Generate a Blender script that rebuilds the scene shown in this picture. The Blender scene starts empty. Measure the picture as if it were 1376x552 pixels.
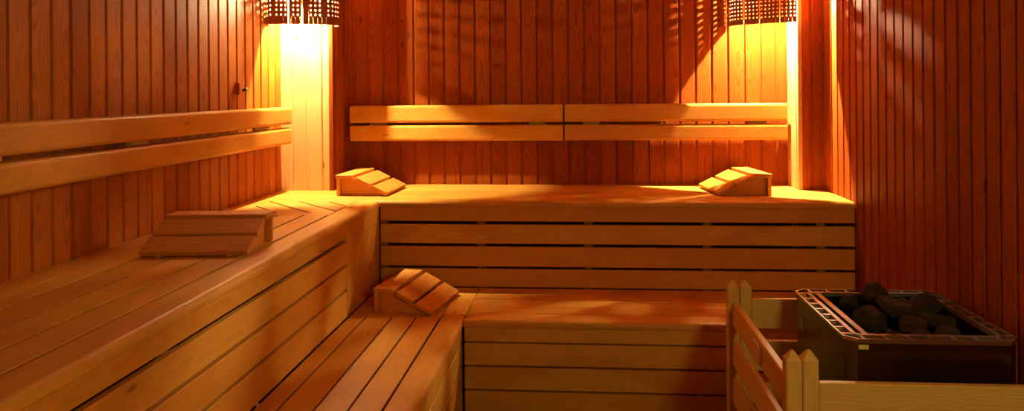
import bpy, bmesh, math, random
from mathutils import Vector, Matrix, noise
random.seed(7)
C = bpy.context.scene.collection
PI = math.pi

# ---------------------------------------------------------------- measures (metres, floor z = 0)
XL, XR = -1.7545, 1.361          # side walls
YB, YR = 4.452, -1.25            # back wall, wall behind the viewer
ZC = 2.32
YC, XC = 4.162, -1.4448          # left boxed corner
YP, XP = 4.231, 1.2177           # right boxed corner
YU, XU, ZU = 3.772, -1.061, .90  # upper tier
YL, XLO, ZL = 3.23, -.5357, .45  # lower tier

# ---------------------------------------------------------------- materials
def nodes(name):
    m = bpy.data.materials.new(name); m.use_nodes = True
    nt = m.node_tree; nt.nodes.clear()
    return m, nt, nt.nodes.new, nt.links.new

def math_node(nt, op, a, b=None, c=None, clamp=False):
    n = nt.nodes.new('ShaderNodeMath'); n.operation = op; n.use_clamp = clamp
    for i, v in enumerate((a, b, c)):
        if v is None: continue
        if isinstance(v, (int, float)): n.inputs[i].default_value = v
        else: nt.links.new(v, n.inputs[i])
    return n.outputs[0]

def mix_col(nt, fac, a, b):
    n = nt.nodes.new('ShaderNodeMix'); n.data_type = 'RGBA'
    for s, v in ((n.inputs['Factor'], fac), (n.inputs[6], a), (n.inputs[7], b)):
        if isinstance(v, (int, float)): s.default_value = v
        elif isinstance(v, tuple): s.default_value = (*v, 1)
        else: nt.links.new(v, s)
    return n.outputs[2]

def wood(name, light, dark, alt, ring=.0075, grain=.5, rough=.5, knots=1.0, blotch=None, spec=.35):
    m, nt, N, L = nodes(name)
    at = N('ShaderNodeAttribute'); at.attribute_name = 'gco'
    tn = N('ShaderNodeAttribute'); tn.attribute_name = 'tone'
    sp = N('ShaderNodeSeparateXYZ'); L(at.outputs['Vector'], sp.inputs[0])
    x, y, z = sp.outputs
    def noise3(sx, sy, sz, detail=2, scale=1.0, rgh=.5):
        mp = N('ShaderNodeMapping'); mp.inputs['Scale'].default_value = (sx, sy, sz)
        L(at.outputs['Vector'], mp.inputs['Vector'])
        n = N('ShaderNodeTexNoise'); n.inputs['Scale'].default_value = scale
        n.inputs['Detail'].default_value = detail; n.inputs['Roughness'].default_value = rgh
        L(mp.outputs[0], n.inputs['Vector']); return n.outputs['Fac']
    n1 = noise3(1.3, 5, 5, 1); n2 = noise3(2.6, 2, 2, 1); n3 = noise3(7, 30, 30, 2)
    yy = math_node(nt, 'MULTIPLY_ADD', n1, .05, math_node(nt, 'ADD', y, -.025))
    zz = math_node(nt, 'MULTIPLY_ADD', n2, .07, math_node(nt, 'ADD', z, -.03))
    r = math_node(nt, 'SQRT', math_node(nt, 'ADD', math_node(nt, 'MULTIPLY', yy, yy), math_node(nt, 'MULTIPLY', zz, zz)))
    r = math_node(nt, 'MULTIPLY_ADD', n3, .0035, r)
    fr = math_node(nt, 'FRACT', math_node(nt, 'MULTIPLY', r, 1 / ring))
    # slow rise, quick fall, like early and late wood
    late = math_node(nt, 'POWER', fr, 2.6)
    edge = math_node(nt, 'SUBTRACT', 1.0, math_node(nt, 'POWER', fr, 22.0))
    late = math_node(nt, 'MULTIPLY', late, edge)
    fib = noise3(9, 420, 420, 3, 1.0, .6)
    fac = math_node(nt, 'MULTIPLY', late, grain)
    fac = math_node(nt, 'MULTIPLY_ADD', math_node(nt, 'SUBTRACT', fib, .5), .55, fac, clamp=True)
    base = mix_col(nt, tn.outputs['Fac'], light, alt)
    col = mix_col(nt, fac, base, dark)
    if blotch:
        bn = noise3(2.2, 5, 5, 3, 1.0, .55)
        mr = N('ShaderNodeMapRange'); mr.inputs[1].default_value = .5; mr.inputs[2].default_value = .58
        mr.inputs[3].default_value = 0; mr.inputs[4].default_value = blotch[1]
        L(bn, mr.inputs[0]); col = mix_col(nt, mr.outputs[0], col, blotch[0])
    if knots:
        mp = N('ShaderNodeMapping'); mp.inputs['Scale'].default_value = (2.6, 8, 8)
        L(at.outputs['Vector'], mp.inputs['Vector'])
        v = N('ShaderNodeTexVoronoi'); v.inputs['Scale'].default_value = 1.0; v.inputs['Randomness'].default_value = 1
        L(mp.outputs[0], v.inputs['Vector'])
        mr = N('ShaderNodeMapRange'); mr.inputs[1].default_value = .035; mr.inputs[2].default_value = .085
        mr.inputs[3].default_value = .9 * knots; mr.inputs[4].default_value = 0
        L(v.outputs['Distance'], mr.inputs[0]); col = mix_col(nt, mr.outputs[0], col, (.10, .025, .006))
    b = N('ShaderNodeBsdfPrincipled'); L(col, b.inputs['Base Color'])
    b.inputs['Roughness'].default_value = rough
    b.inputs['Specular IOR Level'].default_value = spec
    bp = N('ShaderNodeBump'); bp.inputs['Strength'].default_value = .18; bp.inputs['Distance'].default_value = .001
    L(fac, bp.inputs['Height']); L(bp.outputs[0], b.inputs['Normal'])
    o = N('ShaderNodeOutputMaterial'); L(b.outputs[0], o.inputs[0])
    return m

def plain(name, col, rough=.5, metal=0, bump=0, bscale=40, col2=None, nscale=12, emit=None, strength=0):
    m, nt, N, L = nodes(name)
    b = N('ShaderNodeBsdfPrincipled')
    tc = N('ShaderNodeTexCoord')
    n = N('ShaderNodeTexNoise'); n.inputs['Scale'].default_value = nscale; n.inputs['Detail'].default_value = 5
    L(tc.outputs['Object'], n.inputs['Vector'])
    c = mix_col(nt, n.outputs['Fac'], col, col2 or tuple(v * .7 for v in col))
    L(c, b.inputs['Base Color'])
    b.inputs['Roughness'].default_value = rough; b.inputs['Metallic'].default_value = metal
    if bump:
        n2 = N('ShaderNodeTexNoise'); n2.inputs['Scale'].default_value = bscale; n2.inputs['Detail'].default_value = 6
        L(tc.outputs['Object'], n2.inputs['Vector'])
        bp = N('ShaderNodeBump'); bp.inputs['Strength'].default_value = bump; bp.inputs['Distance'].default_value = .004
        L(n2.outputs['Fac'], bp.inputs['Height']); L(bp.outputs[0], b.inputs['Normal'])
    if emit:
        b.inputs['Emission Color'].default_value = (*emit, 1); b.inputs['Emission Strength'].default_value = strength
    o = N('ShaderNodeOutputMaterial'); L(b.outputs[0], o.inputs[0])
    return m

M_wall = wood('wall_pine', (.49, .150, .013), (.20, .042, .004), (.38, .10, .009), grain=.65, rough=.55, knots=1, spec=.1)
M_dim = wood('dim_wall_pine', (.36, .078, .007), (.13, .020, .002), (.27, .052, .005), grain=.7, rough=.55, knots=1, spec=.1)  # darker, redder copy of the wall pine: dim bounced light put into the colour
M_box_lit = wood('lit_corner_pine', (.76, .48, .20), (.45, .22, .06), (.70, .41, .15), grain=.5, rough=.5, knots=1)  # paler pine for lamp-facing faces: lamp glare put into the colour
M_bench = wood('bench_aspen', (.78, .41, .072), (.44, .15, .020), (.66, .29, .042), ring=.011, grain=.30, rough=.42, knots=.6, blotch=((.60, .24, .04), .5), spec=.2)
M_dark = wood('dark_rear_pine', (.10, .035, .010), (.04, .012, .004), (.08, .028, .008), grain=.5, rough=.5, knots=.3, spec=.2)  # tone of the unseen rear wall, made dark to cut bounced light
M_inner = wood('batten_pine', (.42, .17, .04), (.25, .08, .02), (.36, .13, .03), grain=.4, rough=.7, knots=0)
M_rest = wood('headrest_pine', (.74, .33, .055), (.40, .12, .016), (.64, .25, .036), ring=.009, grain=.6, rough=.5, knots=.5)
M_fence = wood('fence_pine', (.80, .52, .15), (.52, .25, .05), (.74, .44, .11), ring=.008, grain=.45, rough=.5, knots=.8)
M_shade = wood('shade_slats', (.36, .10, .022), (.15, .03, .008), (.27, .065, .015), grain=.5, rough=.6, knots=0)
M_steel = plain('dark_steel', (.16, .12, .09), rough=.24, metal=1, col2=(.13, .11, .10), bump=.03, bscale=6)
M_rim = plain('rim_steel', (.50, .44, .40), rough=.32, metal=1, col2=(.36, .31, .28))
M_black = plain('heater_inside', (.03, .025, .022), rough=.8)
M_stone = plain('stone', (.030, .017, .013), rough=.95, col2=(.012, .007, .006), bump=.9, bscale=35, nscale=18)
M_brass = plain('brass_plate', (.55, .42, .12), rough=.35, metal=1)
M_glint = plain('painted_glint', (.85, .72, .16), rough=.4)  # yellow of a reflected glint, painted as a small plate
M_peg = plain('dark_peg', (.03, .012, .008), rough=.6)
M_floor = plain('floor_tile', (.10, .06, .04), rough=.6, col2=(.07, .04, .025), nscale=5)

# ---------------------------------------------------------------- mesh building
class MB:
    """collects boards (each with its own grain coordinates) into one mesh"""
    def __init__(s): s.v = []; s.f = []; s.g = []; s.t = []; s.sm = []
    def raw(s, verts, faces, gco=None, tone=0, smooth=False):
        b = len(s.v); s.v += [Vector(p) for p in verts]
        s.f += [[i + b for i in f] for f in faces]; s.sm += [smooth] * len(faces)
        s.g += list(gco) if gco else [Vector(p) for p in verts]
        s.t += [tone] * len(verts)
    def prism(s, o, ax, ux, vx, L, prof, ec=.002, W=None, tone=None, smooth=False, cutA=0, cutB=0):
        """profile polygon prof [(u,v)..] in axes ux,vx, run for L along ax from o. cutA/cutB: end mitre, shift of the end per unit u"""
        o, ax, ux, vx = map(Vector, (o, ax, ux, vx))
        W = W or max(p[0] for p in prof)
        cu = sum(p[0] for p in prof) / len(prof); cv = sum(p[1] for p in prof) / len(prof)
        r = random.uniform(0, 60); yo = W * random.uniform(.15, .85); zo = random.uniform(.012, .05)
        tone = random.random() if tone is None else tone
        secs = [(0, 1), (ec, 0), (L - ec, 0), (L, 1)]
        V = []; G = []
        for l, ins in secs:
            for u, v in prof:
                if ins:
                    du = ec * (1 if u < cu else -1); dv = ec * (1 if v < cv else -1)
                    if abs(u - cu) < ec: du = 0
                    if abs(v - cv) < ec: dv = 0
                    u, v = u + du, v + dv
                q = l / L
                ll = l + (1 - q) * cutA * u + q * cutB * u
                V.append(o + ax * ll + ux * u + vx * v)
                G.append(Vector((r + ll, u - yo, v + zo)))
        n = len(prof); F = []
        for k in range(3):
            for i in range(n):
                j = (i + 1) % n
                F.append((k * n + i, k * n + j, (k + 1) * n + j, (k + 1) * n + i))
        F.append(tuple(range(n))[::-1]); F.append(tuple(range(3 * n, 4 * n)))
        s.raw(V, F, G, tone, smooth)
    def board(s, o, ax, ux, vx, L, W, T, c=.0025, **k):
        c = min(c, W * .3, T * .3)
        s.prism(o, ax, ux, vx, L, [(c, 0), (W - c, 0), (W, c), (W, T - c), (W - c, T), (c, T), (0, T - c), (0, c)], ec=c, W=W, **k)
    def box(s, lo, hi, c=.002, axis=None, **k):
        """axis aligned board, grain along its longest side"""
        d = [hi[i] - lo[i] for i in range(3)]
        a = axis if axis is not None else d.index(max(d))
        o = [i for i in range(3) if i != a]
        if d[o[0]] < d[o[1]]: o = o[::-1]
        E = [Vector((1, 0, 0)), Vector((0, 1, 0)), Vector((0, 0, 1))]
        s.board(lo, E[a], E[o[0]], E[o[1]], d[a], d[o[0]], d[o[1]], c, **k)
    def slat(s, lo, hi, axis, uc=.006, **k):
        """seat slat with undercut long edges, so the joints between slats stay open below"""
        o = 1 - axis
        L = hi[axis] - lo[axis]; W = hi[o] - lo[o]; T = hi[2] - lo[2]; uc = min(uc, W * .3)
        E = [Vector((1, 0, 0)), Vector((0, 1, 0)), Vector((0, 0, 1))]
        s.prism(lo, E[axis], E[o], E[2], L, [(uc, 0), (W - uc, 0), (W, T - .0014), (W - .001, T), (.001, T), (0, T - .0014)], ec=.0012, W=W, **k)
    def build(s, name, mat, parent=None, origin=None):
        me = bpy.data.meshes.new(name)
        off = Vector(origin) if origin else Vector((0, 0, 0))
        me.from_pydata([v - off for v in s.v], [], s.f); me.update()
        a = me.attributes.new('gco', 'FLOAT_VECTOR', 'POINT'); a.data.foreach_set('vector', [c for g in s.g for c in g])
        a = me.attributes.new('tone', 'FLOAT', 'POINT'); a.data.foreach_set('value', s.t)
        me.polygons.foreach_set('use_smooth', s.sm)
        bm = bmesh.new(); bm.from_mesh(me)
        bmesh.ops.recalc_face_normals(bm, faces=bm.faces); bm.to_mesh(me); bm.free()
        me.materials.append(mat)
        o = bpy.data.objects.new(name, me); C.objects.link(o)
        if origin: o.location = off
        if parent:
            o.parent = parent
            if origin is None: o.location = -parent.location if False else Vector((0, 0, 0))
        return o

def thing(name, label, cat, loc, rz=0, group=None):
    o = bpy.data.objects.new(name, None); C.objects.link(o)
    o.location = loc; o.rotation_euler = (0, 0, rz); o.empty_display_size = .1
    o['label'] = label; o['category'] = cat
    if group: o['group'] = group
    return o

def part(mb, name, mat, parent):
    """mb is in world coordinates, the thing is not rotated: shift into the thing's frame"""
    off = parent.location.copy(); p = parent.parent
    while p: off += p.location; p = p.parent
    o = mb.build(name, mat)
    o.data.transform(Matrix.Translation(-off)); o.parent = parent
    return o

def struct(mb, name, mat):
    o = mb.build(name, mat); o['kind'] = 'structure'; return o

X, Y, Z = Vector((1, 0, 0)), Vector((0, 1, 0)), Vector((0, 0, 1))

# ---------------------------------------------------------------- the room
GR = .007
def plank_prof(P, back=-.022):
    return [(0, back), (P, back), (P, -.0042), (P - .0035, 0), (.0165, 0), (.0115, -GR), (0, -GR)]

def plank_wall(name, mat, start, run, normal, length, phase, P, zlo=0, zhi=ZC):
    """upright tongue and groove planks; start = point at the wall's first end, phase = groove centre measured along run"""
    mb = MB(); run = Vector(run); nrm = Vector(normal)
    s0 = (phase - .006) % P - P
    while s0 < length:
        a, b = max(s0, 0), min(s0 + P, length)
        if b - a > .004:
            if a == s0 and b == s0 + P: prof = plank_prof(P)
            else:
                prof = []
                full = plank_prof(P)
                # clip the profile to a..b
                lo, hi = a - s0, b - s0
                def vt(u):
                    if u < .0115: return -GR
                    if u < .0165: return -GR + (u - .0115) / .005 * GR
                    if u > P - .0035: return -(u - P + .0035) / .0035 * .0042
                    return 0
                us = sorted({lo, hi, *[u for u in (.0115, .0165, P - .0035) if lo < u < hi]}, reverse=True)
                prof = [(lo, -.022), (hi, -.022)] + [(u, vt(u)) for u in us]
            mb.prism(Vector(start) + run * s0 + Z * zlo, Z, run, nrm, zhi - zlo, prof, ec=.0001, W=P)
        s0 += P
    return struct(mb, name, mat)

plank_wall('wall_left', M_wall, (XL, YR, 0), Y, X, YC + .02 - YR, 2.114 - YR, .0938)
plank_wall('wall_right', M_dim, (XR, YR, 0), Y, -X, YB - YR, 2.409 - YR, .0893)
plank_wall('wall_back', M_dim, (XC - .02, YB, 0), X, -Y, XP + .02 - XC + .02, .017 - XC + .02, .0951)
plank_wall('wall_rear', M_dark, (XL, YR, 0), X, Y, XR - XL, 0, .0951)
# boxed-in corners: pale pine on lit faces, dim pine on shaded ones
plank_wall('wall_corner_left', M_box_lit, (XL, YC, 0), X, -Y, XC - XL - .0225, -1.503 - XL, .094)
plank_wall('wall_corner_left_side', M_dim, (XC, YC, 0), Y, X, YB - YC, .07, .094)
plank_wall('wall_corner_right', M_dim, (XP + .0225, YP, 0), X, -Y, XR - XP - .0225, .05, .094)
plank_wall('wall_corner_right_side', M_box_lit, (XP, YP, 0), Y, -X, YB - YP, .13, .094)
mb = MB(); mb.box((XL - .05, YR - .05, -.03), (XR + .05, YB + .05, 0), axis=0)
struct(mb, 'floor', M_floor)
mb = MB(); y = YR - .03
while y < YB + .03:
    mb.box((XL - .04, y, ZC), (XR + .04, y + .118, ZC + .02), c=.003, axis=0); y += .12
struct(mb, 'ceiling', M_wall)

# ---------------------------------------------------------------- benches
def nose_prof(W, T, r=.022):
    """board whose outer top edge is rounded: u from 0 (inner) to W (outer), v 0..T"""
    p = [(0, .003), (.002, 0), (W - .004, 0), (W, .004), (W, T - r)]
    for i in range(1, 7):
        a = i / 6 * PI / 2
        p.append((W - r + r * math.cos(a), T - r + r * math.sin(a)))
    p += [(.003, T), (0, T - .003)]
    return p
NT, ST = .034, .026     # thickness of nosing and seat slats
GAP = .004

# ---- back upper bench
t = thing('back_upper_bench', 'upper tier slatted wooden bench along the back wall, carrying two headrests', 'bench', (-.2, 4.1, 0))
mb = MB(); mb.prism((XL + .002, YU + .106, ZU - NT), X, -Y, Z, XR - XL - .004, nose_prof(.106, NT), W=.106)
part(mb, 'nosing', M_bench, t)
mb = MB()
for y0, y1, x0, x1 in ((3.882, 3.988, XL, XR), (3.991, 4.097, XL, XR), (4.1, 4.159, XL, XR), (4.163, 4.229, XC, XR), (4.232, 4.34, XC, XP), (4.343, 4.45, XC, XP)):
    mb.slat((x0 + .002, y0, ZU - ST), (x1 - .002, y1, ZU), 0)
part(mb, 'seat', M_bench, t)
FB = ((.0, .106, 1), (.123, .222, 0), (.238, .3405, 0), (.3535, .447, 0))
mb = MB()
for a, b, k in FB:
    mb.box((XU + (.002), YU + .003, ZU - b), (XR - .002, YU + .026, ZU - a - (NT if k else 0)), c=.002, axis=0)
part(mb, 'front_panel', M_bench, t)
for x in (-1.05, -.53, .03, .635, 1.2):
    mb = MB(); mb.box((x - .022, YU + .027, .002), (x + .022, YU + .06, ZU - NT - .001)); part(mb, 'batten', M_inner, t)

# ---- left upper bench
YE = YU - .003; YF = -1.2
t = thing('left_upper_bench', 'upper tier slatted wooden bench along the left wall, herringbone corner panel at its far end', 'bench', (-1.4, 1.4, 0))
mb = MB(); mb.prism((XU - .112, YF, ZU - NT), Y, X, Z, YE - YF, nose_prof(.112, NT), W=.112)
part(mb, 'nosing', M_bench, t)
mb = MB()
for x0, x1 in ((XL + .002, -1.63), (-1.628, -1.543), (-1.532, -1.420), (-1.409, -1.299), (-1.288, -1.183)):
    mb.slat((x0, YF, ZU - ST), (x1, 3.315, ZU), 1, .008)
part(mb, 'seat', M_bench, t)
# corner panel on the seat: cross board, wall board, slanting slats
def clip_band(p0, d, w, quad):
    """polygon of a band (start p0, direction d, width w) clipped to a convex quad, 2D"""
    d = Vector(d).normalized(); n = Vector((-d.y, d.x)); p0 = Vector(p0)
    poly = [p0 - d * 5, p0 + d * 5, p0 + d * 5 + n * w, p0 - d * 5 + n * w]
    m = len(quad)
    area = sum(quad[i][0] * quad[(i + 1) % m][1] - quad[(i + 1) % m][0] * quad[i][1] for i in range(m))
    q = quad if area > 0 else quad[::-1]
    for i in range(m):
        a = Vector(q[i]); e = Vector(q[(i + 1) % m]) - a; nn = Vector((-e.y, e.x))
        out = []
        for k in range(len(poly)):
            A, B = poly[k], poly[(k + 1) % len(poly)]
            da, db = (A - a).dot(nn), (B - a).dot(nn)
            if da >= 0: out.append(A)
            if (da >= 0) != (db >= 0): out.append(A + (B - A) * (da / (da - db)))
        poly = out
        if len(poly) < 3: return []
    return poly
def diag_slats(mb, quad, d, p0, pitch, gap, count, to3, T, thick_dir):
    """slats at direction d over quad; to3 maps 2D to the top surface point; slab of thickness T along thick_dir"""
    d = Vector(d).normalized(); n = Vector((-d.y, d.x))
    for k in range(count):
        s = Vector(p0) + n * pitch * k
        poly = clip_band(s + n * gap / 2, d, pitch - gap, quad)
        if len(poly) < 3: continue
        area = abs(sum(poly[i][0] * poly[(i + 1) % len(poly)][1] - poly[(i + 1) % len(poly)][0] * poly[i][1] for i in range(len(poly)))) / 2
        if area < 2e-5: continue
        cen = sum(poly, Vector((0, 0))) / len(poly)
        m = len(poly); r = random.uniform(0, 50); zo = random.uniform(.012, .05); yo = pitch * random.uniform(.2, .8)
        V = []; G = []
        for ins, lv in ((.0010, 0), (0, .0015), (.006, T)):
            for p in poly:
                q = p + (cen - p).normalized() * ins
                V.append(to3(q) + Vector(thick_dir) * lv)
                G.append(Vector((r + (q - s).dot(d), (q - s).dot(n) - yo, zo + lv)))
        F = [tuple(range(m)), tuple(range(2 * m, 3 * m))[::-1]]
        for a in (0, 1):
            for i in range(m):
                j = (i + 1) % m; F.append((a * m + i, a * m + j, (a + 1) * m + j, (a + 1) * m + i))
        mb.raw(V, F, G, random.random())
mb = MB()
mb.box((XL + .002, 3.318, ZU - ST), (XU - .115, 3.380, ZU), c=.0012, axis=0)
mb.box((XL + .002, 3.383, ZU - ST), (-1.645, YE, ZU), c=.0012, axis=1)
mb.box((-1.642, 3.735, ZU - ST), (XU - .115, YE, ZU), c=.0012, axis=0)
quad = [(-1.642, 3.383), (-1.1785, 3.383), (-1.1785, 3.733), (-1.642, 3.733)]
d = Vector((1, -1)).normalized(); nn = Vector((-d.y, d.x))
diag_slats(mb, quad, d, Vector((-1.638, 3.57)) - nn * .1131 * 3, .1131, .012, 12, lambda q: Vector((q.x, q.y, ZU)), ST, (0, 0, -1))
part(mb, 'corner_panel', M_bench, t)
# face boards: gaps fall a little with the tier's own board heights
mb = MB()
for a, b, k in ((.0, .091, 1), (.108, .205, 0), (.218, .318, 0), (.331, .447, 0)):
    mb.box((XU - .026, YF, ZU - b), (XU - .003, 3.236, ZU - a - (NT if k else 0)), c=.002, axis=1)
part(mb, 'front_panel', M_bench, t)
for y in (-.6, .3, 1.1, 1.83, 2.55, 3.19):
    mb = MB(); mb.box((XU - .06, y - .022, .002), (XU - .027, y + .022, ZU - NT - .001)); part(mb, 'batten', M_inner, t)
# framed end panel of slanting slats on the bench face
mb = MB()
z0, z1 = ZL + .003, ZU - NT - .001
xo = XU - .003
def to_face(q): return Vector((xo, q.x, q.y))
mitre = [(3.24, z0), (3.335, z0 + .085), (3.335, z1 - .075), (3.24, z1)]
def flat(mb, poly, to3, T, td, d=(0, 1)):
    diag_slats(mb, [tuple(p) for p in poly], d, Vector(poly[0]) - Vector((-Vector(d).normalized().y, Vector(d).normalized().x)) * .5, 1.0, 0, 1, to3, T, td)
flat(mb, mitre, to_face, .023, (-1, 0, 0))
flat(mb, [(3.242, z1), (3.337, z1 - .075), (YE - .075, z1 - .075), (YE - .002, z1)], to_face, .023, (-1, 0, 0), (1, 0))
flat(mb, [(3.242, z0), (3.337, z0 + .085), (YE - .075, z0 + .085), (YE - .002, z0)], to_face, .023, (-1, 0, 0), (1, 0))
flat(mb, [(YE, z0), (YE, z1), (YE - .073, z1 - .075), (YE - .073, z0 + .085)], to_face, .023, (-1, 0, 0))
d = Vector((1, 1)).normalized(); nn = Vector((-d.y, d.x))
diag_slats(mb, [(3.337, z0 + .087), (YE - .075, z0 + .087), (YE - .075, z1 - .077), (3.337, z1 - .077)], d,
           Vector((3.344, .578)) - nn * .1 * 4, .1, .007, 9, to_face, .02, (-1, 0, 0))
part(mb, 'end_panel', M_bench, t)

# ---- back lower bench
t = thing('back_lower_bench', 'lower tier slatted wooden bench in front of the back upper tier, empty seat', 'bench', (.4, 3.5, 0))
x0 = XLO + .003
mb = MB(); mb.prism((x0, YL + .108, ZL - NT), X, -Y, Z, XR - x0 - .003, nose_prof(.108, NT), W=.108)
part(mb, 'nosing', M_bench, t)
mb = MB()
for y0, y1 in ((3.3415, 3.446), (3.449, 3.554), (3.557, 3.662), (3.665, 3.768)):
    mb.slat((x0, y0, ZL - ST), (XR - .003, y1, ZL), 0)
part(mb, 'seat', M_bench, t)
LB = ((.0, .0955, 1), (.1035, .2005, 0), (.2105, .3075, 0), (.3175, .41, 0))
mb = MB()
for a, b, k in LB:
    mb.box((x0 + .003, YL + .003, ZL - b), (XR - .003, YL + .026, ZL - a - (NT if k else 0)), c=.002, axis=0)
part(mb, 'front_panel', M_bench, t)
for x in (-.5, -.42, .36, 1.0):
    mb = MB(); mb.box((x - .02, YL + .027, .002), (x + .02, YL + .06, ZL - NT - .001)); part(mb, 'batten', M_inner, t)

# ---- left lower bench
t = thing('left_lower_bench', 'lower tier slatted wooden bench on the left, headrest on its far corner', 'bench', (-.8, 1.2, 0))
mb = MB(); mb.prism((XLO - .104, YF, ZL - NT), Y, X, Z, 3.31 - YF, nose_prof(.104, NT, .03), W=.104)
part(mb, 'nosing', M_bench, t)
mb = MB()
for a, b in ((XU + .002, -.987), (-.979, -.869), (-.861, -.758), (-.750, -.6475)):
    mb.slat((a, YF, ZL - ST), (b, 3.262, ZL), 1, .008)
part(mb, 'seat', M_bench, t)
mb = MB()
mb.box((XU + .002, 3.265, ZL - ST), (-.642, 3.345, ZL), c=.0012, axis=0)
mb.box((XLO - .104, 3.313, ZL - ST), (XLO, 3.768, ZL), c=.0012, axis=1)
quad = [(XU + .002, 3.348), (XLO - .107, 3.348), (XLO - .107, 3.768), (XU + .002, 3.768)]
d = Vector((1, 1)).normalized()
diag_slats(mb, quad, d, Vector((-.85, 3.1)) - Vector((-d.y, d.x)) * .4, .1, .005, 12, lambda q: Vector((q.x, q.y, ZL)), ST, (0, 0, -1))
part(mb, 'corner_panel', M_bench, t)
mb = MB()
for a, b, k in LB:
    mb.box((XLO - .026, YF, ZL - b), (XLO - .003, YL - .001, ZL - a - (NT if k else 0)), c=.002, axis=1)
part(mb, 'front_panel', M_bench, t)
for y in (-.7, .3, 1.2, 2.1, 3.0):
    mb = MB(); mb.box((XLO - .06, y - .02, .002), (XLO - .027, y + .02, ZL - NT - .001)); part(mb, 'batten', M_inner, t)
mb = MB(); mb.box((XU + .003, YF, ZL - .08), (XU + .035, 3.2, ZL - ST - .001)); part(mb, 'ledger', M_inner, t)

# ---------------------------------------------------------------- backrests on the walls
def rest_prof(H, T, r=.016):
    """u = height 0..H, v = out from the wall 0..T, both outer edges rounded"""
    p = [(0, 0), (0, T - r)]
    for i in range(1, 5): a = i / 4 * PI / 2; p.append((r - r * math.cos(a), T - r + r * math.sin(a)))
    for i in range(0, 5): a = i / 4 * PI / 2; p.append((H - r + r * math.sin(a), T - r + r * math.cos(a)))
    p.append((H, 0)); return p
def backrest(label, start, run, nrm, L, zs, battens, off, T=.032):
    run, nrm = Vector(run), Vector(nrm); start = Vector(start)
    t = thing('backrest', label, 'backrest', start + run * L / 2 + Z * zs[1][0], group=None)
    for z0, z1 in zs:
        mb = MB(); mb.prism(start + Z * z0 + nrm * off, run, Z, nrm, L, rest_prof(z1 - z0, T), ec=.004, W=z1 - z0, smooth=False)
        part(mb, 'rail', M_bench, t)
    for a, b in battens:
        mb = MB(); mb.board(start + run * a + Z * (zs[1][0] + .012), Z, run, nrm, zs[0][1] - zs[1][0] - .024, b - a, off - .0005)
        part(mb, 'batten', M_fence, t)
ZR = ((1.283, 1.388), (1.172, 1.267))
backrest('two-rail wooden backrest on the left wall, ending at the lit corner', (XL, -1.0, 0), Y, X, 5.115, ((1.288, 1.387), (1.175, 1.270)),
         [(a + 1.0, a + 1.11) for a in (-.6, .5, 1.95, 2.69, 3.82)], .030, .054)
backrest('left of the two backrests on the back wall', (-1.412, YB, 0), X, -Y, 1.300, ZR, [(.11, .21), (1.092, 1.195)], .030, .056)
backrest('right of the two backrests on the back wall, under the right lamp', (-.101, YB, 0), X, -Y, 1.299, ZR, [(.11, .21), (1.093, 1.195)], .030, .056)

# ---------------------------------------------------------------- headrests
def headrest_proto(label, loc, rz):
    L, D, H = .375, .285, .115
    t = thing('headrest', label, 'headrest', loc, rz, 'wooden headrests on the benches')
    def add(mb, n): o = mb.build(n, M_rest); o.parent = t
    T = .020
    # sloping slats: from (0,.004) up to (D-.1,H)
    A = Vector((0, .004, .002)); B = Vector((0, D - .092, H - T - .004)); s = (B - A).normalized(); n = Vector((0, -s.z, s.y))
    ln = (B - A).length; w = (ln - .026) / 2
    for k in range(2):
        mb = MB(); mb.board(A + s * k * (w + .015), X, s, n, L, w, T, .0025); add(mb, 'slat')
    mb = MB(); mb.board((0, D - .094, H - T), X, Y, Z, L, .098, T, .0025); add(mb, 'slat')
    # side supports
    for x0 in (.028, L - .028 - T):
        pr = [(.030, 0), (D - T - .001, 0), (D - T - .001, H - T - .0005), (D - .097, H - T - .0005)]
        a = A - n * .0005
        u2 = D - .099; pr.append((u2, a.z + (u2 - a.y) * s.z / s.y - .0005))
        pr.append((.030, max(.003, a.z + (.030 - a.y) * s.z / s.y - .0005)))
        mb = MB(); mb.prism((x0, 0, 0), X, Y, Z, T, pr, ec=.0008, W=.1); add(mb, 'side_support')
    mb = MB(); mb.box((.004, D - T, 0), (L - .004, D, H - T - .0005), c=.0015); add(mb, 'back_board')
    # two small pegs under the low slat
    for x0 in (.055, L - .075):
        mb = MB(); mb.box((x0, .001, -.0), (x0 + .018, .02, .005), c=.001); add(mb, 'foot')
    return t
def dup(root, loc, rz, label):
    r = root.copy(); C.objects.link(r); r.location = loc; r.rotation_euler = (0, 0, rz); r['label'] = label
    for ch in list(root.children):
        c = ch.copy(); C.objects.link(c); c.parent = r
    return r
E0 = .0005
hA = headrest_proto('wooden slatted headrest on the left upper bench, nearest the viewer', (-1.533, 2.425, ZU + E0), math.radians(5.5))
# low edge towards +x (length runs into the depth)
def hr(px, py, ang, z, label):
    """low near corner at px,py; ang = direction in which the low edge runs"""
    return dup(hA, (px, py, z + E0), ang, label)
hr(-1.066, 3.925, math.radians(87.5), ZU, 'wooden slatted headrest at the inner corner of the upper tier, beside the left lit corner')
hr(-.683, 3.268, math.radians(80.5), ZL, 'wooden slatted headrest on the corner of the lower tier')
# right hand one: low edge faces -x, so the length runs from far to near
dd = Vector((.729 - .680, 3.96 - 4.33)).normalized(); ang = math.atan2(dd.y, dd.x)
hr(.729 - dd.x * .375, 3.962 - dd.y * .375, ang, ZU, 'wooden slatted headrest at the right end of the back upper bench')

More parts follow.
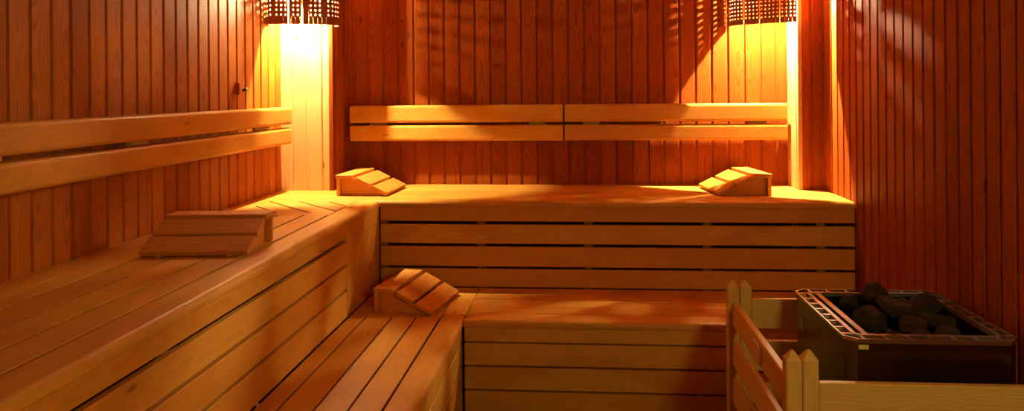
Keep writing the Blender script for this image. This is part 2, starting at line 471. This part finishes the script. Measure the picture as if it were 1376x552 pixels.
# ---------------------------------------------------------------- peg block on the left wall
t = thing('wall_peg', 'small wooden block with a dark peg on the left wall', 'peg', (XL, 3.62, 1.49))
mb = MB(); mb.box((XL + .0005, 3.595, 1.462), (XL + .022, 3.655, 1.522), c=.002, axis=2); part(mb, 'mounting_block', M_wall, t)
def cyl(mb, a, b, r0, r1, n=12, tone=0):
    a, b = Vector(a), Vector(b); d = (b - a).normalized()
    u = d.orthogonal().normalized(); v = d.cross(u)
    V = [a + (u * math.cos(2 * PI * i / n) + v * math.sin(2 * PI * i / n)) * r0 for i in range(n)] + \
        [b + (u * math.cos(2 * PI * i / n) + v * math.sin(2 * PI * i / n)) * r1 for i in range(n)]
    F = [tuple(range(n))[::-1], tuple(range(n, 2 * n))] + [(i, (i + 1) % n, n + (i + 1) % n, n + i) for i in range(n)]
    mb.raw(V, F, None, tone, False)
mb = MB(); cyl(mb, (XL + .0225, 3.632, 1.482), (XL + .036, 3.632, 1.489), .006, .006); cyl(mb, (XL + .036, 3.632, 1.489), (XL + .044, 3.632, 1.493), .010, .009)
part(mb, 'peg', M_peg, t)

# ---------------------------------------------------------------- lamps
def arc_path(pts, step=.002):
    out = []
    for a, b in zip(pts, pts[1:]):
        n = max(1, int((Vector(b) - Vector(a)).length / step))
        out += [Vector(a).lerp(Vector(b), i / n) for i in range(n)]
    return out + [Vector(pts[-1])]
def smooth_path(pts, it=3):
    pts = [Vector(p) for p in pts]
    for _ in range(it):
        q = [pts[0]]
        for a, b in zip(pts, pts[1:]): q += [a.lerp(b, .25), a.lerp(b, .75)]
        pts = q + [pts[-1]]
    return pts
def path_at(pts):
    L = [0]
    for a, b in zip(pts, pts[1:]): L.append(L[-1] + (b - a).length)
    def f(s):
        s = max(0, min(s, L[-1]))
        for i in range(len(L) - 1):
            if s <= L[i + 1]: 
                q = (s - L[i]) / max(1e-9, L[i + 1] - L[i]); d = (pts[i + 1] - pts[i]).normalized()
                return pts[i].lerp(pts[i + 1], q), Vector((-d.y, d.x))
        d = (pts[-1] - pts[-2]).normalized(); return pts[-1], Vector((-d.y, d.x))
    return f, L[-1]
def shade_mesh(pts, cols, z0, z1, band, vp, hr_, T=.004):
    """cols: list of (kind, width), kind H hole column, S solid, O open slit. one slat mesh per run between slits"""
    f, L = path_at(pts); tot = sum(w for _, w in cols); k = L / tot
    slats = []; mb = MB(); s = 0
    rows = int((z1 - z0 - band) / vp)
    def P(s, z, side):
        p, n = f(s); p = p + n * (T / 2 * side); return Vector((p.x, p.y, z))
    def quad(s0, s1, za, zb):
        g = .0006
        V = [P(s0, za, 1), P(s1, za, 1), P(s1, zb, 1), P(s0, zb, 1), P(s0, za, -1), P(s1, za, -1), P(s1, zb, -1), P(s0, zb, -1)]
        mb.raw(V, [(0, 1, 2, 3), (7, 6, 5, 4), (0, 4, 5, 1), (1, 5, 6, 2), (2, 6, 7, 3), (3, 7, 4, 0)], [Vector((v.z, s0 + (s1 - s0) * (i % 2), .02)) for i, v in enumerate(V)], random.random())
    for kind, w in cols:
        w *= k
        if kind == 'O':
            if mb.v: slats.append(mb); mb = MB()
        elif kind == 'S': quad(s + .0004, s + w - .0004, z0, z1)
        else:
            quad(s + .0004, s + w - .0004, z0, z0 + band)
            c = s + w / 2; tn = random.random()
            for r in range(rows):
                za, zb = z0 + band + r * vp, z0 + band + (r + 1) * vp; zc = (za + zb) / 2
                ring_o = [(s, za), (c, za), (s + w, za), (s + w, zc), (s + w, zb), (c, zb), (s, zb), (s, zc)]
                ring_i = [(c + hr_[0] * math.cos(a), zc + hr_[1] * math.sin(a)) for a in [PI * 1.25 + i * PI / 4 for i in range(8)]]
                V = [P(a, b, 1) for a, b in ring_o] + [P(a, b, 1) for a, b in ring_i] + [P(a, b, -1) for a, b in ring_o] + [P(a, b, -1) for a, b in ring_i]
                F = []
                for i in range(8):
                    j = (i + 1) % 8
                    F += [(i, j, 8 + j, 8 + i), (16 + j, 16 + i, 24 + i, 24 + j), (8 + i, 8 + j, 24 + j, 24 + i)]
                mb.raw(V, F, [Vector((v.z, v.x, .02)) for v in V], tn)
        s += w
    if mb.v: slats.append(mb)
    return slats

def lamp(label, pts, cols, z0, z1, band, vp, hole, bulb, mount, power, color, br, group='corner lamps under wooden slat shades'):
    t = thing('corner_lamp', label, 'lamp', (bulb[0], bulb[1], z0), 0, group)
    for sl in shade_mesh(smooth_path(pts), cols, z0, z1, band, vp, hole):
        part(sl, 'shade_slat', M_shade, t)
    # rail carrying the slats at their top
    mb = MB(); P = smooth_path(pts)
    for a, b in zip(P, P[1:]):
        d = (b - a); 
        if d.length < 1e-5: continue
        n = Vector((-d.y, d.x, 0)).normalized()
        mb.board(Vector((a.x, a.y, z1 - .02)) - n * .014, Vector((d.x, d.y, 0)).normalized(), n, Z, d.length, .010, .018, .001)
    part(mb, 'shade_rail', M_shade, t)
    mb = MB(); b = Vector(bulb); m = Vector(mount)
    cyl(mb, m, b + (m - b) * .35, .012, .012); cyl(mb, m - (b - m) * 0, m + (b - m).normalized() * .012, .035, .035)
    cyl(mb, b + (m - b).normalized() * (br + .002), b + (m - b).normalized() * .075, .018, .022)
    part(mb, 'lamp_holder', M_peg, t)
    # bulb
    bm = bmesh.new(); bmesh.ops.create_uvsphere(bm, u_segments=20, v_segments=12, radius=br)
    me = bpy.data.meshes.new('bulb'); bm.to_mesh(me); bm.free()
    for p in me.polygons: p.use_smooth = True
    me.materials.append(plain('bulb_glow', (1, .9, .7), emit=color, strength=power * (.019 / br) ** 2))
    o = bpy.data.objects.new('bulb', me); C.objects.link(o); o.parent = t; o.location = b - t.location

LP = 9000
# left: from the left wall across to the boxed corner's outer edge, rounded ends
H, S, O = 'H', 'S', 'O'
pl = [(XL + .003, 4.035), (XL + .006, 3.945), (-1.66, 3.955), (-1.52, 3.99), (-1.42, 4.035), (-1.392, 4.075), (-1.395, 4.15), (-1.43, 4.168)]
colsL = [(H, .018)] * 5 + [(S, .010)] + [(H, .0195)] * 3 + [(O, .006), (S, .009), (H, .0195), (H, .0195), (S, .006), (O, .0065), (S, .026)] + \
        [(H, .0195)] * 3 + [(S, .019)] + [(H, .0195)] * 3 + [(S, .004)] + [(H, .015)] * 5
lamp('left perforated slat corner lamp, above the brightly lit boxed corner', pl, colsL, 1.853, 2.22, .040, .0262, (.0042, .0062), (-1.60, 4.055, 2.02), (-1.60, YC - .001, 2.02), LP * 1.6, (1, .85, .44), .014)
# right: across the corner between back wall and the right boxed corner
pr = [(.885, YB - .003), (.888, 4.395), (.93, 4.345), (1.04, 4.275), (1.14, 4.222), (1.205, 4.198)]
colsR = [(H, .018)] * 6 + [(O, .004)] + [(H, .018)] * 4 + [(O, .0025)] + [(H, .018)] * 4 + [(H, .018), (O, .004)] + [(H, .018)] * 4
lamp('right perforated slat corner lamp, on the back wall beside the boxed corner', pr, colsR, 1.845, 2.22, .026, .0222, (.0040, .0048), (1.085, 4.335, 2.07), (1.085, YB - .001, 2.07), LP * 3.8, (1, .79, .42), .0055)

# ---------------------------------------------------------------- guard fence round the heater
t = thing('heater_guard_fence', 'low wooden rail fence guarding the stove, with paired pointed posts', 'fence', (.9, 2.5, 0))
def post(x0, y0, w=.0445, top=.72):
    mb = MB(); sh = top - .024; c = .004
    prof = [(c, 0), (w - c, 0), (w, c), (w, w - c), (w - c, w), (c, w), (0, w - c), (0, c)]
    n = 8; V = []; r = random.uniform(0, 50)
    q = .28
    cx = w / 2
    for z, k in ((.001, 1), (sh, 1), (top - .002, q), (top, q * .5)):
        for u, v in prof: V.append(Vector((x0 + cx + (u - cx) * k, y0 + cx + (v - cx) * k, z)))
    F = [tuple(range(n))[::-1], tuple(range(3 * n, 4 * n))]
    for a in range(3):
        for i in range(n): j = (i + 1) % n; F.append((a * n + i, a * n + j, (a + 1) * n + j, (a + 1) * n + i))
    mb.raw(V, F, [Vector((r + v.z, v.x - x0 - .02, v.y - y0 + .02)) for v in V], random.random())
    part(mb, 'post', M_fence, t)
yf, yb = 2.124, 2.90
post(.573, yf); post(.6205, yf + .004); post(.563, yb); post(.6105, yb + .004)
ZS = ((.55, .640), (.395, .492), (.245, .345), (.10, .19))
for a, b in ZS:
    mb = MB(); mb.box((.580, yf + .0455, a), (.604, yb - .001, b), c=.003, axis=1); part(mb, 'side_rail', M_fence, t)
for a, b in ((.532, .632), (.375, .475), (.22, .32)):
    mb = MB(); mb.box((.6655, yf + .008, a), (XR - .002, yf + .032, b), c=.003, axis=0); part(mb, 'front_rail', M_fence, t)
for a, b in ((.535, .650), (.37, .487), (.21, .32)):
    mb = MB(); mb.box((.6555, yb + .012, a), (XR - .002, yb + .034, b), c=.003, axis=0); part(mb, 'back_rail', M_fence, t)
# leather strap handle / latch plate on the top side rail
mb = MB()
lp = [(2.53, .565), (2.53, .625), (2.45, .625), (2.43, .605), (2.43, .58), (2.455, .560)]
Y0 = .5795
V = [Vector((Y0, a, b)) for a, b in lp] + [Vector((Y0 - .008, a, b)) for a, b in lp]
mb.raw(V, [tuple(range(6)), tuple(range(6, 12))[::-1]] + [(i, (i + 1) % 6, 6 + (i + 1) % 6, 6 + i) for i in range(6)], [Vector((v.y, v.z, .03)) for v in V], .5)
part(mb, 'latch_plate', M_fence, t)
for y0, zz in ((yf + .022, .585), ):
    mb = MB(); cyl(mb, (.5725, y0 + .01, zz), (.5705, y0 + .01, zz), .004, .003); part(mb, 'screw', M_rim, t)

# ---------------------------------------------------------------- stove
hx0, hx1, hy0, hy1, hz = .782, 1.292, 2.252, 2.808, .72
t = thing('sauna_stove', 'dark steel sauna stove with a slotted rim, full of black stones', 'stove', ((hx0 + hx1) / 2, (hy0 + hy1) / 2, 0))
def oct_ring(ins, c):
    x0, x1, y0, y1 = hx0 + ins, hx1 - ins, hy0 + ins, hy1 - ins
    return [(x0 + c, y0), (x1 - c, y0), (x1, y0 + c), (x1, y1 - c), (x1 - c, y1), (x0 + c, y1), (x0, y1 - c), (x0, y0 + c)]
def loops(mb, ls, close=False):
    n = 8; V = [Vector((x, y, z)) for ring, z in ls for x, y in ring]
    F = []
    for a in range(len(ls) - 1):
        for i in range(n): j = (i + 1) % n; F.append((a * n + i, a * n + j, (a + 1) * n + j, (a + 1) * n + i))
    if close: 
        a = len(ls) - 1
        for i in range(n): j = (i + 1) % n; F.append((a * n + i, a * n + j, j, i))
    mb.raw(V, F)
# casing: closed double wall
mb = MB(); loops(mb, [(oct_ring(.006, .03), .06), (oct_ring(.006, .03), hz - .012), (oct_ring(.052, .012), hz - .012), (oct_ring(.052, .012), .06)], True)
part(mb, 'casing', M_steel, t)
mb = MB(); loops(mb, [(oct_ring(.020, .03), .002), (oct_ring(.020, .03), .0595), (oct_ring(.06, .02), .0595), (oct_ring(.06, .02), .002)], True)
part(mb, 'plinth', M_black, t)
# stone tray
mb = MB(); mb.box((hx0 + .053, hy0 + .053, .55), (hx1 - .053, hy1 - .053, .565), c=.001); part(mb, 'stone_tray', M_black, t)
# rim: outer strip, inner strip, cross bars
mb = MB()
loops(mb, [(oct_ring(0, .034), hz - .010), (oct_ring(0, .034), hz), (oct_ring(.005, .033), hz), (oct_ring(.005, .033), hz - .010)], True)
loops(mb, [(oct_ring(.036, .014), hz - .012), (oct_ring(.036, .014), hz), (oct_ring(.050, .008), hz), (oct_ring(.050, .008), hz - .012)], True)
def bar(x0, y0, x1, y1, w=.010):
    d = Vector((x1 - x0, y1 - y0, 0)); n = Vector((-d.y, d.x, 0)).normalized(); L = d.length
    mb.board(Vector((x0, y0, hz - .006)) - n * w / 2, d.normalized(), n, Z, L, w, .005, .0005)
for k in range(7):
    x = hx0 + .055 + k * (hx1 - hx0 - .11) / 6
    bar(x, hy0 + .004, x, hy0 + .038); bar(x, hy1 - .038, x, hy1 - .004)
for k in range(8):
    y = hy0 + .055 + k * (hy1 - hy0 - .11) / 7
    bar(hx0 + .004, y, hx0 + .038, y); bar(hx1 - .038, y, hx1 - .004, y)
part(mb, 'rim', M_rim, t)
mb = MB(); mb.box((hx0 + .066, hy0 + .0505, hz - .010), (hx0 + .086, hy1 - .0505, hz - .002), c=.001); part(mb, 'inner_bar', M_rim, t)
# row of plates under the rim at the front, beside a yellow piece painting a reflected glint
mb = MB()
xs = [hx0 + .074 + k * .048 for k in range(8)]
for x in xs: mb.box((x, hy0 + .004, hz - .040), (x + .041, hy0 + .0055, hz - .018), c=.0005)
part(mb, 'vent_plate', M_steel, t)
mb = MB(); mb.box((hx0 + .038, hy0 + .0035, hz - .033), (hx0 + .068, hy0 + .0055, hz - .019), c=.0005); part(mb, 'glint_plate', M_glint, t)
mb = MB(); mb.box((hx0 + .034, hy0 + .003, hz - .0145), (hx1 - .034, hy0 + .0055, hz - .0105), c=.0005); part(mb, 'trim_strip', M_brass, t)
mb = MB(); mb.box((hx0 + .0045, 2.69, .60), (hx0 + .0055, 2.72, .64), c=.0002); part(mb, 'rating_plate', M_rim, t)

def stone(x, y, z, rx, ry, rz_, seed, label, group='black stones heaped in the stove'):
    if seed < 300: rx, ry, rz_, z = rx * 1.17, ry * 1.17, rz_ * 1.15, z + .012
    rnd = random.Random(seed)
    bm = bmesh.new(); bmesh.ops.create_icosphere(bm, subdivisions=4, radius=1)
    off = Vector((rnd.uniform(0, 99), rnd.uniform(0, 99), rnd.uniform(0, 99)))
    planes = []
    for _ in range(11):
        n = Vector((rnd.gauss(0, 1), rnd.gauss(0, 1), rnd.gauss(0, 1))).normalized(); planes.append((n, rnd.uniform(.55, .88)))
    for v in bm.verts:
        p = v.co.copy()
        for n, dd in planes:
            q = p.dot(n)
            if q > dd: p -= n * (q - dd) * .98
        p *= 1 + .10 * noise.noise(p * 1.6 + off) + .035 * noise.noise(p * 6 + off)
        v.co = p
    me = bpy.data.meshes.new('stove_stone')
    R = Matrix.Rotation(rnd.uniform(0, 6.28), 4, 'Z') @ Matrix.Rotation(rnd.uniform(-.35, .35), 4, 'X') @ Matrix.Rotation(rnd.uniform(-.35, .35), 4, 'Y')
    bmesh.ops.transform(bm, matrix=R @ Matrix.Diagonal((rx, ry, rz_, 1)), verts=bm.verts)
    bm.to_mesh(me); bm.free()
    for p in me.polygons: p.use_smooth = False
    me.materials.append(M_stone)
    o = bpy.data.objects.new('stove_stone', me); C.objects.link(o); o.location = (x, y, z)
    o['label'] = label; o['category'] = 'stone'; o['group'] = group
    return o
top = [
 (1.040, 2.735, .715, .050, .045, .036, 'black stone standing highest, at the back of the heap'),
 (.952, 2.700, .690, .036, .036, .034, 'small black stone at the back left of the heap, beside the highest one'),
 (.962, 2.525, .680, .052, .050, .042, 'pointed black stone at the front left of the heap'),
 (1.088, 2.620, .688, .068, .050, .040, 'broad black stone in the middle of the heap'),
 (1.130, 2.722, .672, .032, .030, .030, 'small black stone behind the broad middle one'),
 (1.195, 2.660, .690, .056, .046, .040, 'large rounded black stone at the back right of the heap'),
 (1.180, 2.560, .670, .064, .036, .028, 'long flat black slab right of the middle of the heap'),
 (1.085, 2.520, .665, .050, .042, .036, 'black stone in front of the broad middle one'),
 (.995, 2.425, .652, .044, .036, .032, 'low black stone at the front edge, left of centre'),
 (1.075, 2.415, .650, .040, .036, .030, 'low black stone at the front edge, centre'),
 (1.165, 2.445, .655, .048, .040, .032, 'low black stone at the front edge, right of centre'),
 (.900, 2.400, .645, .036, .034, .030, 'low black stone in the front left corner of the stove'),
 (1.190, 2.375, .640, .036, .036, .028, 'low black stone in the front right corner of the stove'),
 (.975, 2.345, .638, .036, .030, .026, 'lowest black stone against the front rim, left'),
 (1.095, 2.345, .636, .038, .030, .026, 'lowest black stone against the front rim, middle'),
 (.905, 2.600, .650, .036, .040, .030, 'black stone by the inner bar on the left side'),
]
for i, s_ in enumerate(top):
    stone(*s_[:6], 100 + i, s_[6])
k = 0
for ix in range(4):
    for iy in range(5):
        x = .882 + ix * .104; y = 2.355 + iy * .088
        stone(x, y, .597, .046, .041, .031, 300 + k, 'black stone of the bottom layer, half hidden under the heap', 'half hidden stones under the heap'); k += 1

# ---------------------------------------------------------------- fill light added in the unseen half of the room
def point(name, loc, power, color, r):
    l = bpy.data.lights.new(name, 'POINT'); l.energy = power; l.color = color; l.shadow_soft_size = r
    o = bpy.data.objects.new(name, l); C.objects.link(o); o.location = loc; return o
point('side_fill', (.95, .20, 1.62), 42, (1, .84, .28), .12)  # unseen warm fill added beside the viewer, no lamp fitting there

w = bpy.data.worlds.new('World'); bpy.context.scene.world = w; w.use_nodes = True
w.node_tree.nodes['Background'].inputs[0].default_value = (.02, .008, .003, 1)
w.node_tree.nodes['Background'].inputs[1].default_value = .2

# ---------------------------------------------------------------- camera
cd = bpy.data.cameras.new('camera'); cam = bpy.data.objects.new('camera', cd); C.objects.link(cam)
f_, yaw, ro, cx, cy, h = 983.15, .07612, -.007906, 706.34, 123.68, .56376 + .9
cd.sensor_fit = 'HORIZONTAL'; cd.sensor_width = 36; cd.lens = f_ * 36 / 1376
cd.shift_x = -(cx - 688) / 1376; cd.shift_y = -(276 - cy) / 1376
cd.clip_start = .02
r = Vector((math.cos(yaw), math.sin(yaw), 0)); dvec = Vector((-math.sin(yaw), math.cos(yaw), 0)); u = Z.copy()
r2 = r * math.cos(ro) + u * math.sin(ro); u2 = u * math.cos(ro) - r * math.sin(ro)
M = Matrix.Identity(4)
for i in range(3): M[i][0] = r2[i]; M[i][1] = u2[i]; M[i][2] = -dvec[i]
M[2][3] = h
cam.matrix_world = M
bpy.context.scene.camera = cam
vs = bpy.context.scene.view_settings
vs.view_transform = 'Standard'; vs.look = 'None'; vs.gamma = 1; vs.use_curve_mapping = False; vs.exposure = 0.0
